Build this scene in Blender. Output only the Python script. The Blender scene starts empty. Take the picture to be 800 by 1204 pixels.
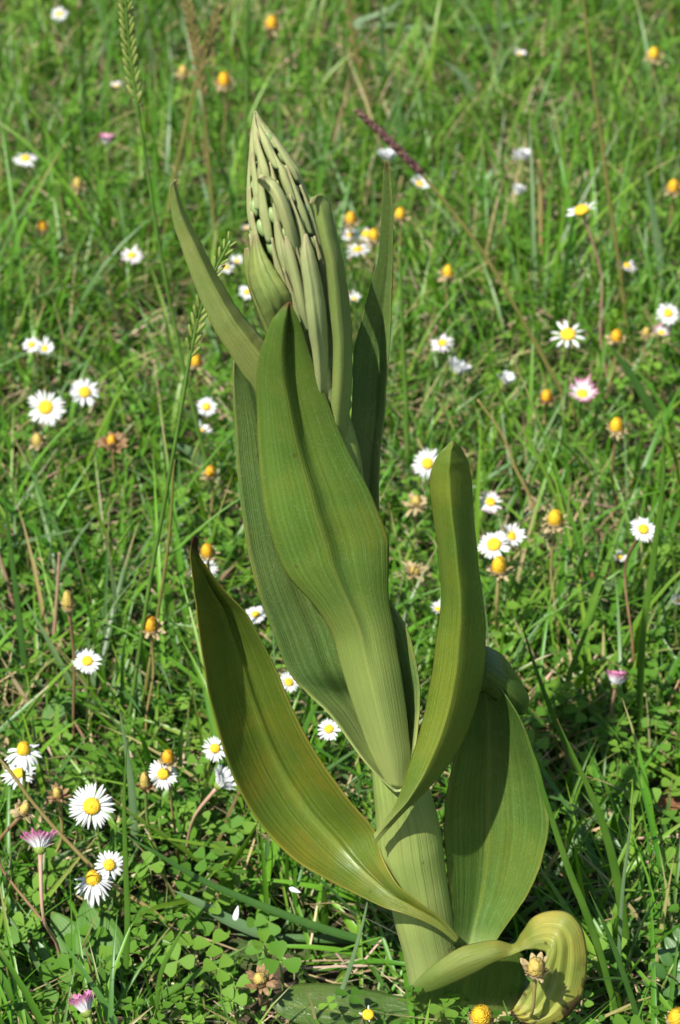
import bpy, math, random
import numpy as np
from mathutils import Vector, Matrix, Quaternion
R = math.radians
random.seed(7); rng = np.random.default_rng(11)
sc = bpy.context.scene

# ------------------------------------------------------------------ camera
CAM_H, PITCH, TH = 0.77, R(32.0), math.tan(R(12.0))
cam_data = bpy.data.cameras.new('camera'); cam = bpy.data.objects.new('camera', cam_data)
sc.collection.objects.link(cam); sc.camera = cam
cam.location = (0, 0, CAM_H); cam.rotation_euler = (R(90) - PITCH, 0, 0)
cam_data.sensor_fit = 'VERTICAL'; cam_data.sensor_height = 36; cam_data.lens = 18 / TH
cam_data.clip_start = 0.02; cam_data.clip_end = 1000
cam_data.dof.use_dof = True; cam_data.dof.focus_distance = 0.97; cam_data.dof.aperture_fstop = 18
# ------------------------------------------------------------------ light
SUN_EL, SUN_AZ = R(55), math.atan2(-0.60, -0.80)          # azimuth measured from +Y towards +X
world = bpy.data.worlds.new('World'); sc.world = world; world.use_nodes = True
wn = world.node_tree.nodes; wl = world.node_tree.links
sky = wn.new('ShaderNodeTexSky'); sky.sky_type = 'NISHITA'; sky.sun_disc = False
sky.sun_elevation = SUN_EL; sky.sun_rotation = SUN_AZ
wl.new(sky.outputs[0], wn['Background'].inputs[0]); wn['Background'].inputs[1].default_value = 0.085
S = Vector((math.cos(SUN_EL) * math.sin(SUN_AZ), math.cos(SUN_EL) * math.cos(SUN_AZ), math.sin(SUN_EL)))
sd = bpy.data.lights.new('sun', 'SUN'); sd.energy = 5.0; sd.angle = R(0.53); sd.color = (1, 0.96, 0.88)
sun = bpy.data.objects.new('sun', sd); sc.collection.objects.link(sun)
sun.rotation_euler = S.to_track_quat('Z', 'Y').to_euler(); sun.location = S * 5
sc.view_settings.view_transform = 'Standard'; sc.view_settings.look = 'None'
sc.view_settings.exposure = 0.74; sc.view_settings.gamma = 1
sc.view_settings.use_curve_mapping = False

# ------------------------------------------------------------------ pixel helpers (photo is 800 x 1204)
FW = Vector((0, math.cos(PITCH), -math.sin(PITCH))); UP = Vector((0, math.sin(PITCH), math.cos(PITCH)))
def ray(px, py):
    return FW + Vector((1, 0, 0)) * ((px - 400) / 602 * TH) + UP * ((602 - py) / 602 * TH)
def on_z(px, py, z=0.0):
    d = ray(px, py); return Vector((0, 0, CAM_H)) + d * ((CAM_H - z) / -d.z)
def on_y(px, py, y):
    d = ray(px, py); return Vector((0, 0, CAM_H)) + d * (y / d.y)
def to_px(P):                                   # (n,3) -> px, py, depth
    P = np.asarray(P); q = P - np.array([0, 0, CAM_H])
    dep = q @ np.array(FW); return 400 + q[:, 0] / dep / TH * 602, 602 - (q @ np.array(UP)) / dep / TH * 602, dep
YB = on_z(530, 1196).y                          # the plane the orchid stands in
def pl(px, py, mm): return on_y(px, py, YB - mm * 0.001)

# ------------------------------------------------------------------ scene helpers
def link(o, parent=None):
    sc.collection.objects.link(o); o.parent = parent; return o
def tag(o, label=None, cat=None, group=None, kind=None):
    if label: o['label'] = label
    if cat: o['category'] = cat
    if group: o['group'] = group
    if kind: o['kind'] = kind
    return o
def empty(name, loc):
    e = bpy.data.objects.new(name, None); e.empty_display_size = 0.01; e.location = loc; return link(e)
def mesh_obj(name, verts, faces, mat, parent=None, smooth=True, uv=None, col=None):
    me = bpy.data.meshes.new(name)
    v = np.asarray(verts, dtype=np.float64)
    if parent is not None: v = v - np.array(world_loc(parent))
    me.from_pydata(v.tolist() if len(v) < 20000 else v, [], faces if isinstance(faces, list) else faces.tolist())
    finish(me, mat, smooth, uv, col)
    return link(bpy.data.objects.new(name, me), parent)
def world_loc(o):
    l = Vector((0, 0, 0))
    while o is not None: l += o.location; o = o.parent
    return l
def finish(me, mat, smooth, uv, col):
    if mat: me.materials.append(mat)
    me.polygons.foreach_set('use_smooth', [smooth] * len(me.polygons))
    if uv is not None:
        lay = me.uv_layers.new(name='UVMap'); li = np.empty(len(me.loops), dtype=np.int32)
        me.loops.foreach_get('vertex_index', li)
        lay.data.foreach_set('uv', np.asarray(uv, dtype=np.float32)[li].ravel())
    if col is not None:
        at = me.color_attributes.new('Col', 'FLOAT_COLOR', 'POINT')
        c = np.ones((len(me.vertices), 4), dtype=np.float32); c[:, :3] = col
        at.data.foreach_set('color', c.ravel())
    me.update()
def big_mesh(name, V, F, mat, col=None, uv=None, parent=None):
    """fast path for many quads: V (n,3), F (m,4)"""
    me = bpy.data.meshes.new(name); n = len(V); m = len(F); k = F.shape[1]
    me.vertices.add(n); me.vertices.foreach_set('co', np.asarray(V, np.float32).ravel())
    me.loops.add(m * k); me.loops.foreach_set('vertex_index', F.astype(np.int32).ravel())
    me.polygons.add(m); me.polygons.foreach_set('loop_start', np.arange(0, m * k, k, dtype=np.int32))
    me.polygons.foreach_set('loop_total', np.full(m, k, dtype=np.int32))
    me.update(calc_edges=True); me.validate()
    finish(me, mat, True, uv, col)
    return link(bpy.data.objects.new(name, me), parent)
def catmull(pts, n):
    pts = np.asarray(pts, float); k = len(pts)
    P = np.vstack([2 * pts[0] - pts[1], pts, 2 * pts[-1] - pts[-2]])
    t = np.linspace(0, k - 1, n); i = np.minimum(t.astype(int), k - 2); f = (t - i)[:, None]
    a, b, c, d = P[i], P[i + 1], P[i + 2], P[i + 3]
    return 0.5 * (2 * b + (c - a) * f + (2 * a - 5 * b + 4 * c - d) * f ** 2 + (3 * b - a - 3 * c + d) * f ** 3)
def grid_faces(nr, nc):
    i = np.arange(nr - 1)[:, None] * nc + np.arange(nc - 1)[None]
    return np.stack([i, i + 1, i + nc + 1, i + nc], -1).reshape(-1, 4).tolist()
def tube_geo(path, rad, n=8, m=24):
    path = np.asarray(path, float)
    if m: path = catmull(path, m); rad = np.interp(np.linspace(0, 1, m), np.linspace(0, 1, len(rad)), rad)
    T = np.gradient(path, axis=0); T /= np.linalg.norm(T, axis=1)[:, None] + 1e-12
    ref = np.array([0.3, 0.9, 0.1]); A = np.cross(T, ref); A /= np.linalg.norm(A, axis=1)[:, None] + 1e-12; B = np.cross(T, A)
    a = np.linspace(0, 2 * math.pi, n, endpoint=False)
    V = path[:, None] + np.asarray(rad)[:, None, None] * (np.cos(a)[None, :, None] * A[:, None] + np.sin(a)[None, :, None] * B[:, None])
    F = []
    for r in range(len(path) - 1):
        for c in range(n):
            c2 = (c + 1) % n; F.append((r * n + c, r * n + c2, (r + 1) * n + c2, (r + 1) * n + c))
    F.append(tuple(range(n))[::-1]); F.append(tuple(range((len(path) - 1) * n, len(path) * n)))
    uv = np.stack(np.meshgrid(np.linspace(0, 1, n), np.linspace(0, 1, len(path))), -1).reshape(-1, 2)
    return V.reshape(-1, 3), F, uv

# ------------------------------------------------------------------ materials
class NT:
    def __init__(s, name):
        s.m = bpy.data.materials.new(name); s.m.use_nodes = True; s.t = s.m.node_tree; s.t.nodes.clear()
        s.out = s.t.nodes.new('ShaderNodeOutputMaterial')
    def n(s, typ, **kw):
        nd = s.t.nodes.new('ShaderNode' + typ)
        for k, v in kw.items():
            if k.startswith('i_'): nd.inputs[k[2:].replace('_', ' ')].default_value = v
            else: setattr(nd, k, v)
        return nd
    def l(s, a, b): s.t.links.new(a, b)
    def val(s, x, sock):
        if hasattr(x, 'links'): s.l(x, sock)
        else: sock.default_value = x
    def math(s, op, a, b=0.0, c=0.0):
        nd = s.n('Math', operation=op); s.val(a, nd.inputs[0]); s.val(b, nd.inputs[1]); s.val(c, nd.inputs[2]); return nd.outputs[0]
    def mapr(s, x, a, b, c=0.0, d=1.0):
        nd = s.n('MapRange', interpolation_type='SMOOTHSTEP'); s.val(x, nd.inputs[0])
        for k, v in zip((1, 2, 3, 4), (a, b, c, d)): nd.inputs[k].default_value = v
        return nd.outputs[0]
    def mix(s, f, a, b):
        nd = s.n('Mix', data_type='RGBA'); s.val(f, nd.inputs[0])
        for x, k in ((a, 6), (b, 7)):
            if hasattr(x, 'links'): s.l(x, nd.inputs[k])
            else: nd.inputs[k].default_value = (*x, 1)
        return nd.outputs[2]
    def noise(s, vec, scale, detail=3.0, rough=0.55):
        nd = s.n('TexNoise'); nd.inputs['Scale'].default_value = scale; nd.inputs['Detail'].default_value = detail
        nd.inputs['Roughness'].default_value = rough
        if vec is not None: s.l(vec, nd.inputs['Vector'])
        return nd.outputs[0]
    def finish(s, col, rough, trans=0.0, tcol=None, height=None, bump=0.3, dist=0.001, spec=0.5):
        p = s.n('BsdfPrincipled'); s.val(col if hasattr(col, 'links') else (*col, 1), p.inputs['Base Color'])
        s.val(rough, p.inputs['Roughness']); p.inputs['Specular IOR Level'].default_value = spec
        if height is not None:
            b = s.n('Bump'); b.inputs['Strength'].default_value = bump; b.inputs['Distance'].default_value = dist
            s.l(height, b.inputs['Height']); s.l(b.outputs[0], p.inputs['Normal'])
        sh = p.outputs[0]
        if trans:
            t = s.n('BsdfTranslucent'); tc = tcol if tcol is not None else col
            s.val(tc if hasattr(tc, 'links') else (*tc, 1), t.inputs[0])
            mx = s.n('MixShader'); mx.inputs[0].default_value = trans
            s.l(sh, mx.inputs[1]); s.l(t.outputs[0], mx.inputs[2]); sh = mx.outputs[0]
        s.l(sh, s.out.inputs[0]); return s.m

def leaf_mat(name, main, olive, pale, pale_to=0.25, margin=0.5, tip=(0.9, 1.0), tipcol=(0.10, 0.045, 0.012),
             midrib=0.4, um=0.45, rough=0.30, bloom=0.12, spots=0.4, trans=0.18, patch=0, gain=1.17):
    main, olive, pale = [tuple(min(.6, x * gain) for x in q) for q in (main, olive, pale)]
    s = NT(name); uvn = s.n('UVMap'); sep = s.n('SeparateXYZ'); s.l(uvn.outputs[0], sep.inputs[0])
    u, v = sep.outputs[0], sep.outputs[1]
    obj = s.n('TexCoord').outputs['Object']
    mp = s.n('Mapping'); mp.inputs['Scale'].default_value = (34, 1.2, 1); s.l(uvn.outputs[0], mp.inputs[0])
    streak = s.noise(mp.outputs[0], 1.0, 3.0)                     # long streaks along the leaf
    wob = s.math('MULTIPLY', s.noise(obj, 30.0, 2.0), 0.05)
    mp2 = s.n('Mapping'); mp2.inputs['Scale'].default_value = (95, 1.3, 1); s.l(uvn.outputs[0], mp2.inputs[0])
    vein = s.mapr(s.noise(mp2.outputs[0], 1.0, 2.0), 0.46, 0.70)
    blot = s.noise(obj, 28.0, 4.0)
    c = s.mix(s.mapr(blot, 0.38, 0.68), main, olive)
    c = s.mix(s.math('MULTIPLY', s.mapr(streak, 0.42, 0.66), 0.6), c, tuple(min(1, x * 1.35 + 0.012) for x in main))
    c = s.mix(s.math('MULTIPLY', vein, 0.30), c, tuple(x * 0.72 for x in main))
    au = s.math('ABSOLUTE', s.math('SUBTRACT', u, um))
    c = s.mix(s.math('MULTIPLY', s.mapr(au, 0.0, 0.045, 1.0, 0.0), midrib), c, (0.26, 0.31, 0.05))
    c = s.mix(s.mapr(s.math('ADD', v, s.math('MULTIPLY', streak, 0.16)), 0.02, pale_to + 0.08, 1.0, 0.0), c, pale)
    edge = s.math('ABSOLUTE', s.math('SUBTRACT', u, 0.5))
    e2 = s.math('ADD', edge, s.math('MULTIPLY', s.math('SUBTRACT', blot, 0.5), 0.10))
    ez = s.math('MULTIPLY', s.math('MULTIPLY', s.mapr(e2, 0.462, 0.512), s.mapr(s.noise(obj, 45.0, 3.0), 0.35, 0.65, 0.25, 1.0)), margin)
    c = s.mix(ez, c, (0.25, 0.21, 0.035))
    tz = s.mapr(s.math('ADD', v, s.math('MULTIPLY', s.math('SUBTRACT', blot, 0.5), 0.12)), tip[0], tip[1])
    c = s.mix(tz, c, tipcol)
    fine = s.noise(obj, 900.0, 2.0, 0.7)
    c = s.mix(s.math('MULTIPLY', s.mapr(fine, 0.5, 0.75), bloom), c, (0.42, 0.46, 0.30))
    if spots:
        vo = s.n('TexVoronoi'); vo.inputs['Scale'].default_value = 75.0; s.l(obj, vo.inputs['Vector'])
        m = s.mapr(vo.outputs['Distance'], 0.05, 0.10, 1.0, 0.0)
        gate = s.mapr(s.n('SeparateColor').outputs[0], 0, 1) if False else None
        sc_ = s.n('SeparateColor'); s.l(vo.outputs['Color'], sc_.inputs[0])
        m = s.math('MULTIPLY', m, s.mapr(sc_.outputs[0], 0.84, 0.86)); m = s.math('MULTIPLY', m, spots)
        c = s.mix(m, c, (0.08, 0.04, 0.015))
    if patch:
        pz = s.math('MULTIPLY', s.mapr(s.noise(obj, 70.0, 4.0), 0.55, 0.60), s.mapr(s.math('ADD', v, s.math('MULTIPLY', edge, 0.6)), 0.80, 1.1)); c = s.mix(pz, c, (0.05, 0.02, 0.01))
    h = s.math('ADD', s.math('MULTIPLY', vein, -0.35), s.math('ADD', s.math('MULTIPLY', streak, 0.9), s.math('MULTIPLY', fine, 0.18)))
    ro = s.mapr(s.noise(obj, 60.0, 4.0), 0.3, 0.7, rough - 0.06, rough + 0.14)
    tc = s.mix(0.5, c, (0.22, 0.34, 0.02))
    big = s.noise(obj, 11.0, 3.0)
    hs = s.n('HueSaturation'); s.val(s.mapr(big, 0.3, 0.7, 0.80, 1.16), hs.inputs['Value']); s.l(c, hs.inputs['Color']); c = hs.outputs[0]
    return s.finish(c, ro, trans, tc, h, 0.5, 0.0009)

M = {}
M['leaf'] = leaf_mat('orchid_leaf_green', (0.072, 0.140, 0.018), (0.120, 0.170, 0.022), (0.34, 0.40, 0.12), 0.40)
M['leaf_in'] = leaf_mat('orchid_leaf_inner', (0.085, 0.155, 0.034), (0.115, 0.170, 0.036), (0.33, 0.40, 0.14), 0.32, bloom=0.22, midrib=0.1)
M['leaf_olive'] = leaf_mat('orchid_leaf_olive', (0.085, 0.135, 0.012), (0.185, 0.165, 0.014), (0.26, 0.32, 0.07), 0.16, margin=0.8, tip=(0.90, 0.965), tipcol=(0.045, 0.012, 0.006), midrib=0.2, um=0.5)
M['leaf_roll'] = leaf_mat('orchid_leaf_rolled', (0.075, 0.132, 0.012), (0.135, 0.160, 0.015), (0.30, 0.36, 0.10), 0.2, margin=0.5, tip=(0.93, 1.05), tipcol=(0.16, 0.10, 0.012), midrib=0.25, rough=0.30)
M['leaf_dark'] = leaf_mat('orchid_leaf_deep', (0.058, 0.115, 0.018), (0.100, 0.145, 0.020), (0.22, 0.30, 0.09), 0.1, margin=0.5, tip=(1.2, 1.4), midrib=0.3, um=0.42, rough=0.20, spots=0.8)
M['leaf_yellow'] = leaf_mat('orchid_leaf_yellowed', (0.17, 0.205, 0.030), (0.40, 0.30, 0.045), (0.14, 0.21, 0.04), 0.3, margin=0.7, tip=(0.955, 0.99), tipcol=(0.035, 0.012, 0.008), midrib=0.0, rough=0.40, spots=0.9, patch=1)
M['stem'] = leaf_mat('orchid_stem_pale', (0.22, 0.295, 0.072), (0.29, 0.345, 0.095), (0.36, 0.40, 0.16), 0.3, margin=0, tip=(2, 3), midrib=0)
M['bract'] = leaf_mat('orchid_bract', (0.31, 0.365, 0.145), (0.40, 0.40, 0.16), (0.26, 0.35, 0.14), 0.2, margin=0.5, tip=(0.55, 1.1), tipcol=(0.44, 0.38, 0.20), midrib=0.0, rough=0.42, bloom=0.25, spots=0.15)
M['bract_big'] = leaf_mat('orchid_bract_large', (0.170, 0.235, 0.055), (0.235, 0.262, 0.062), (0.22, 0.30, 0.08), 0.2, margin=0.4, tip=(0.78, 1.1), tipcol=(0.27, 0.20, 0.11), midrib=0.15, um=0.5, rough=0.40, bloom=0.25, spots=0.2)
M['bud'] = leaf_mat('orchid_bud', (0.165, 0.265, 0.075), (0.20, 0.29, 0.085), (0.22, 0.30, 0.11), 0.1, margin=0, tip=(2, 3), midrib=0, rough=0.4)

def simple(name, c1, c2, scale=60, rough=0.6, trans=0.0, bump=0.0, dist=0.0005, spec=0.4):
    s = NT(name); o = s.n('TexCoord').outputs['Object']; nz = s.noise(o, scale, 4.0)
    c = s.mix(s.mapr(nz, 0.3, 0.7), c1, c2)
    return s.finish(c, rough, trans, None, nz if bump else None, bump, dist, spec)
def attr_mat(name, rough, trans, streaks=True):
    s = NT(name); a = s.n('Attribute'); a.attribute_name = 'Col'; o = s.n('TexCoord').outputs['Object']
    c = a.outputs['Color']
    if streaks:
        uvn = s.n('UVMap'); sep = s.n('SeparateXYZ'); s.l(uvn.outputs[0], sep.inputs[0])
        w = s.mapr(s.math('SINE', s.math('MULTIPLY', sep.outputs[0], 40.0)), -0.2, 1.0)
        g = s.n('Gamma'); g.inputs[1].default_value = 1.12; s.l(c, g.inputs[0])
        c = s.mix(s.math('MULTIPLY', w, 0.4), c, g.outputs[0])
    h = s.n('HueSaturation'); h.inputs['Saturation'].default_value = 1.1; h.inputs['Value'].default_value = 1.45; s.l(c, h.inputs['Color'])
    return s.finish(c, rough, trans, h.outputs[0], None, spec=0.4 if streaks else 0.2)
M['grass'] = attr_mat('meadow_grass', 0.38, 0.34)
M['clover'] = attr_mat('clover_leaf', 0.6, 0.32, False)
M['straw'] = attr_mat('dry_straw', 0.7, 0.1, False)
def petal_mat(name, pink):
    s = NT(name); uvn = s.n('UVMap'); sep = s.n('SeparateXYZ'); s.l(uvn.outputs[0], sep.inputs[0])
    ln = s.mapr(s.math('SINE', s.math('MULTIPLY', sep.outputs[0], 22.0)), 0.2, 1.0)
    c = s.mix(s.math('MULTIPLY', ln, 0.3), (0.74, 0.74, 0.74), (0.55, 0.57, 0.60))
    if pink:
        c = s.mix(s.math('MULTIPLY', s.mapr(sep.outputs[1], 0.35, 0.95), pink), c, (0.60, 0.09, 0.30))
    return s.finish(c, 0.55, 0.28, None, ln, 0.2, 0.0003, 0.3)
M['petal'] = petal_mat('daisy_petal_white', 0); M['petal_blush'] = petal_mat('daisy_petal_blush', 0.30); M['petal_pink'] = petal_mat('daisy_petal_pink', 0.85)
M['disc'] = simple('daisy_disc_yellow', (0.68, 0.34, 0.008), (0.88, 0.62, 0.03), 1500, 0.65, 0, 1.0, 0.0008)
M['disc_old'] = simple('daisy_cone_orange', (0.70, 0.33, 0.012), (0.84, 0.50, 0.02), 1500, 0.65, 0, 1.0, 0.0008)
M['disc_dull'] = simple('daisy_cone_faded', (0.38, 0.28, 0.07), (0.52, 0.40, 0.10), 900, 0.7, 0, 0.9, 0.0006)
M['calyx'] = simple('daisy_calyx', (0.13, 0.20, 0.03), (0.20, 0.27, 0.05), 400, 0.5)
M['dry_bract'] = simple('daisy_dry_bract', (0.34, 0.25, 0.12), (0.46, 0.37, 0.20), 500, 0.7, 0.2)
M['brown_bract'] = simple('daisy_brown_bract', (0.16, 0.08, 0.035), (0.30, 0.19, 0.09), 500, 0.7, 0.1)
M['stem_green'] = simple('flower_stem_green', (0.10, 0.17, 0.03), (0.17, 0.22, 0.05), 60, 0.5)
M['stem_red'] = simple('flower_stem_reddish', (0.16, 0.085, 0.045), (0.24, 0.15, 0.07), 60, 0.5)
M['stem_pink'] = simple('flower_stem_pinkish', (0.36, 0.19, 0.15), (0.34, 0.25, 0.14), 60, 0.5)
M['stem_tan'] = simple('flower_stem_tan', (0.26, 0.20, 0.06), (0.32, 0.25, 0.10), 60, 0.6)
M['stalk_green'] = simple('grass_stalk_green', (0.06, 0.13, 0.02), (0.10, 0.19, 0.03), 50, 0.4)
M['stalk_olive'] = simple('grass_stalk_olive', (0.13, 0.13, 0.03), (0.20, 0.18, 0.05), 50, 0.5)
M['seed_green'] = simple('grass_seed_green', (0.13, 0.20, 0.03), (0.22, 0.25, 0.06), 300, 0.5)
M['seed_purple'] = simple('grass_seed_purple', (0.055, 0.022, 0.022), (0.13, 0.065, 0.05), 300, 0.6)
M['seed_brown'] = simple('grass_seed_brown', (0.16, 0.10, 0.04), (0.24, 0.17, 0.07), 300, 0.6)
def blade_mat(name, a, b, tr=0.3, rough=0.36):
    s = NT(name); uvn = s.n('UVMap'); sep = s.n('SeparateXYZ'); s.l(uvn.outputs[0], sep.inputs[0]); o = s.n('TexCoord').outputs['Object']
    w = s.mapr(s.math('SINE', s.math('MULTIPLY', sep.outputs[0], 44.0)), -0.2, 1.0)
    c = s.mix(s.mapr(s.noise(o, 40.0, 3.0), 0.3, 0.7), a, b); c = s.mix(s.math('MULTIPLY', w, 0.3), c, tuple(x * 0.7 for x in a))
    tz = s.mapr(sep.outputs[1], 0.93, 1.0); c = s.mix(tz, c, (0.22, 0.15, 0.06))
    return s.finish(c, rough, tr, None, w, 0.3, 0.0003)
M['blade'] = blade_mat('grass_blade_green', (0.075, 0.185, 0.020), (0.115, 0.235, 0.030))
M['blade_dark'] = blade_mat('grass_blade_dark', (0.045, 0.125, 0.022), (0.065, 0.150, 0.028), 0.2)
M['blade_blue'] = blade_mat('grass_blade_blue', (0.120, 0.220, 0.095), (0.170, 0.260, 0.110), 0.2)
M['blade_straw'] = blade_mat('grass_blade_straw', (0.42, 0.33, 0.17), (0.52, 0.44, 0.26), 0.2, 0.6)
M['dead_leaf'] = simple('dead_leaf', (0.10, 0.035, 0.018), (0.20, 0.09, 0.035), 150, 0.7, 0.1, 0.4)
M['weed_leaf'] = blade_mat('meadow_weed_leaf', (0.060, 0.165, 0.018), (0.090, 0.20, 0.026), 0.25, 0.6)

# ground material
g = NT('meadow_soil'); o = g.n('TexCoord').outputs['Object']
c = g.mix(g.mapr(g.noise(o, 55, 5), 0.40, 0.62), (0.040, 0.028, 0.020), (0.085, 0.062, 0.038))
c = g.mix(g.mapr(g.noise(o, 24, 4), 0.45, 0.62), c, (0.050, 0.085, 0.020))
ln = g.n('VectorMath', operation='LENGTH'); g.l(o, ln.inputs[0])
c = g.mix(g.mapr(ln.outputs['Value'], 2.5, 3.5), c, g.mix(g.mapr(g.noise(o, 6, 6), 0.3, 0.7), (0.055, 0.115, 0.018), (0.10, 0.17, 0.03)))
M['ground'] = g.finish(c, 0.9, 0, None, g.noise(o, 160, 6), 0.9, 0.004, 0.2)

# ------------------------------------------------------------------ the ground
def ghgt(x, y): return 0.004 * (np.sin(x * 31 + 1.3) * np.cos(y * 27 + .4) + 0.6 * np.sin(x * 67 + y * 53))
pos = np.concatenate([np.linspace(0, 3, 90), 3 * (300 / 3) ** np.linspace(0.06, 1, 24)])
gx = np.concatenate([-pos[:0:-1], pos]); GX, GY = np.meshgrid(gx, gx + 1.2)
fade = np.clip(4 - np.hypot(GX, GY - 1.2), 0, 1)
gv = np.stack([GX, GY, ghgt(GX, GY) * fade - 0.004], -1).reshape(-1, 3)
tag(mesh_obj('ground', gv, grid_faces(len(gx), len(gx)), M['ground']), kind='structure', label='dark meadow soil under the turf')

# ------------------------------------------------------------------ the orchid
def sheet(name, rows, mat, parent, nu=21, nv=70, um=0.5, vee=0.0, pleats=(), env=(0.0, 0.01), thick=0.5, ripple=0.0, round_=1.0):
    """rows base->tip: (xl, yl, xr, yr, dl, dr, bulge) in photo pixels and mm towards the viewer"""
    r = catmull(rows, nv); u = np.linspace(0, 1, nu); V = []; uv = []
    for j in range(nv):
        xl, yl, xr, yr, dl, dr, b = r[j]; v = j / (nv - 1)
        w0 = math.hypot(xr - xl, yr - yl) + 1e-6; jl, jr = [0.22 * (math.sin(v * 61 + p0) + math.sin(v * 97 + 2 * p0) * .7) * min(1, w0 / 30) for p0 in (rows[0][0], rows[0][1] + 2)]
        ex, ey = (xr - xl) / w0, (yr - yl) / w0; xl -= ex * jl; yl -= ey * jl; xr += ex * jr; yr += ey * jr
        wpx = math.hypot(xr - xl, yr - yl)
        wf = min(1.0, wpx / 40.0)
        for a in u:
            d = dl + (dr - dl) * a + b * (1 - abs(2 * a - 1) ** 2)
            tent = a / um if a < um else (1 - a) / (1 - um)
            d += vee * wf * (tent ** 1.0)
            for (u0, dep, wid) in pleats:
                if a >= u0: q = (a - u0) / wid; d -= min(1, max(0, (v - env[0]) / (env[1] - env[0]))) * wf * dep * 1.9 * (min(1, q / 0.3) ** 2 * (3 - 2 * min(1, q / 0.3))) * max(0, 1 - q) ** 1.5
            if ripple: d += ripple * wf * math.sin(v * 17 + a * 3) * (abs(2 * a - 1) ** 2)
            V.append(pl(xl + (xr - xl) * a, yl + (yr - yl) * a, d)); uv.append((a, v))
    o = mesh_obj(name, V, grid_faces(nv, nu), mat, parent, True, uv)
    m = o.modifiers.new('thickness', 'SOLIDIFY'); m.thickness = thick * 0.001; m.offset = 0
    return o

base = on_z(530, 1196)
orchid = tag(empty('orchid', base), 'tall green budding orchid with broad clasping leaves, rising from the daisy meadow', 'orchid')
# stem
ys = [(532, 1215, 40), (520, 1170, 36), (506, 1112, 33), (496, 1067, 35), (490, 1030, 34), (482, 990, 37), (478, 960, 35), (470, 925, 30), (458, 880, 22), (440, 800, 20), (418, 660, 20), (402, 540, 20), (390, 490, 18)]
sp = [pl(x, y, 0) for x, y, _ in ys]; sr = [r * 0.00038 for *_, r in ys]
V, F, uv = tube_geo(sp, sr, 20, 60); mesh_obj('stem', V, F, M['stem'], orchid, True, uv)
# front leaf
sheet('leaf', [(458, 925, 476, 928, 15, 15, 2), (438, 890, 482, 893, 13, 12, 6), (423, 850, 479, 850, 12, 10, 8), (403, 790, 471, 790, 12, 9, 8), (391, 746, 463, 740, 12, 8, 7),
               (367, 708, 457, 700, 12, 8, 6), (341, 680, 457, 665, 11, 8, 6), (326, 650, 457, 636, 10, 8, 6), (316, 618, 447, 606, 10, 9, 6), (308, 575, 432, 572, 10, 10, 6),
               (304, 520, 405, 520, 11, 11, 6), (302, 460, 381, 460, 13, 13, 6), (305, 420, 367, 422, 16, 16, 5), (319, 380, 355, 385, 20, 20, 3), (330, 364, 347, 366, 22, 22, 1), (339, 355, 342, 355, 22, 22, 0)],
      M['leaf'], orchid, 41, 110, 0.45, 0, ((0.42, 5.2, 0.6),), (0.18, 0.5))
# clasping leaf behind it
sheet('leaf', [(464, 931, 475, 931, 18, 18, 0), (430, 897, 487, 890, 16, 16, -18), (392, 845, 492, 850, 9, 9, -22), (362, 815, 494, 822, 5, 5, -18), (340, 790, 491, 785, 5, 2, -10), (318, 735, 478, 737, 5, 0, -7),
               (299, 680, 455, 700, 5, -2, -4), (287, 620, 430, 640, 4, -4, -4), (279, 550, 405, 560, 3, -6, -3), (275, 480, 370, 490, 2, -8, -2), (274, 440, 330, 440, -1, -10, -2), (277, 412, 300, 410, -4, -10, -3), (281, 398, 286, 396, -5, -9, 0)],
      M['leaf_in'], orchid, 31, 90, 0.5, 0, ((0.25, 1.2, 0.3),), ripple=1.0)
# tall leaf right of the spike
sheet('leaf', [(396, 660, 446, 620, -12, -12, 0), (408, 570, 446, 550, -12, -10, 0), (413, 500, 452, 490, -11, -8, 0), (415, 450, 455, 440, -10, -7, 0), (416, 414, 458, 410, -9, -6, 0), (424, 382, 460, 370, -8, -6, 0),
               (436, 334, 461, 335, -8, -6, 0), (445, 300, 462, 300, -8, -6, 0), (449, 240, 462, 250, -8, -6, 0), (451, 205, 460, 212, -8, -7, 0), (454, 189, 456, 190, -8, -8, 0)],
      M['leaf_in'], orchid, 25, 80, 0.72, -5)
# leaf arching up left of the spike
sheet('leaf', [(330, 510, 350, 470, -2, -6, 0), (300, 458, 328, 425, 2, -6, 0), (286, 440, 310, 400, 3, -6, 0), (272, 418, 298, 386, 4, -6, 0), (252, 386, 283, 368, 5, -5, 0), (232, 342, 260, 332, 6, -3, 0), (216, 298, 236, 286, 7, 0, 0),
               (204, 262, 218, 250, 8, 3, 0), (200, 234, 210, 228, 9, 6, 0), (201, 218, 206, 216, 10, 8, 0), (206, 211, 208, 212, 10, 10, 0)],
      M['bract_big'], orchid, 25, 80, 0.68, 8)
# rolled leaf to the right
sheet('leaf', [(439, 982, 441, 993, 16, 17, 0), (452, 966, 473, 957, 19, 21, 0), (466, 945, 500, 931, 19, 20, 1), (480, 905, 532, 893, 17, 12, 4), (494, 860, 554, 849, 12, 4, 8), (505, 812, 567, 801, 9, -1, 9), (513, 757, 571, 751, 8, -2, 9),
               (519, 707, 568, 707, 7, -2, 9), (516, 652, 561, 652, 7, -2, 8), (509, 600, 556, 594, 7, -1, 7), (506, 567, 554, 562, 7, 0, 5), (510, 546, 550, 543, 8, 2, 3), (518, 532, 544, 530, 9, 5, 1.5), (526, 524, 539, 523, 10, 8, 0.5), (531, 519, 534, 519, 10, 10, 0)],
      M['leaf_roll'], orchid, 41, 100, 0.46, 5.0)
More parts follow.
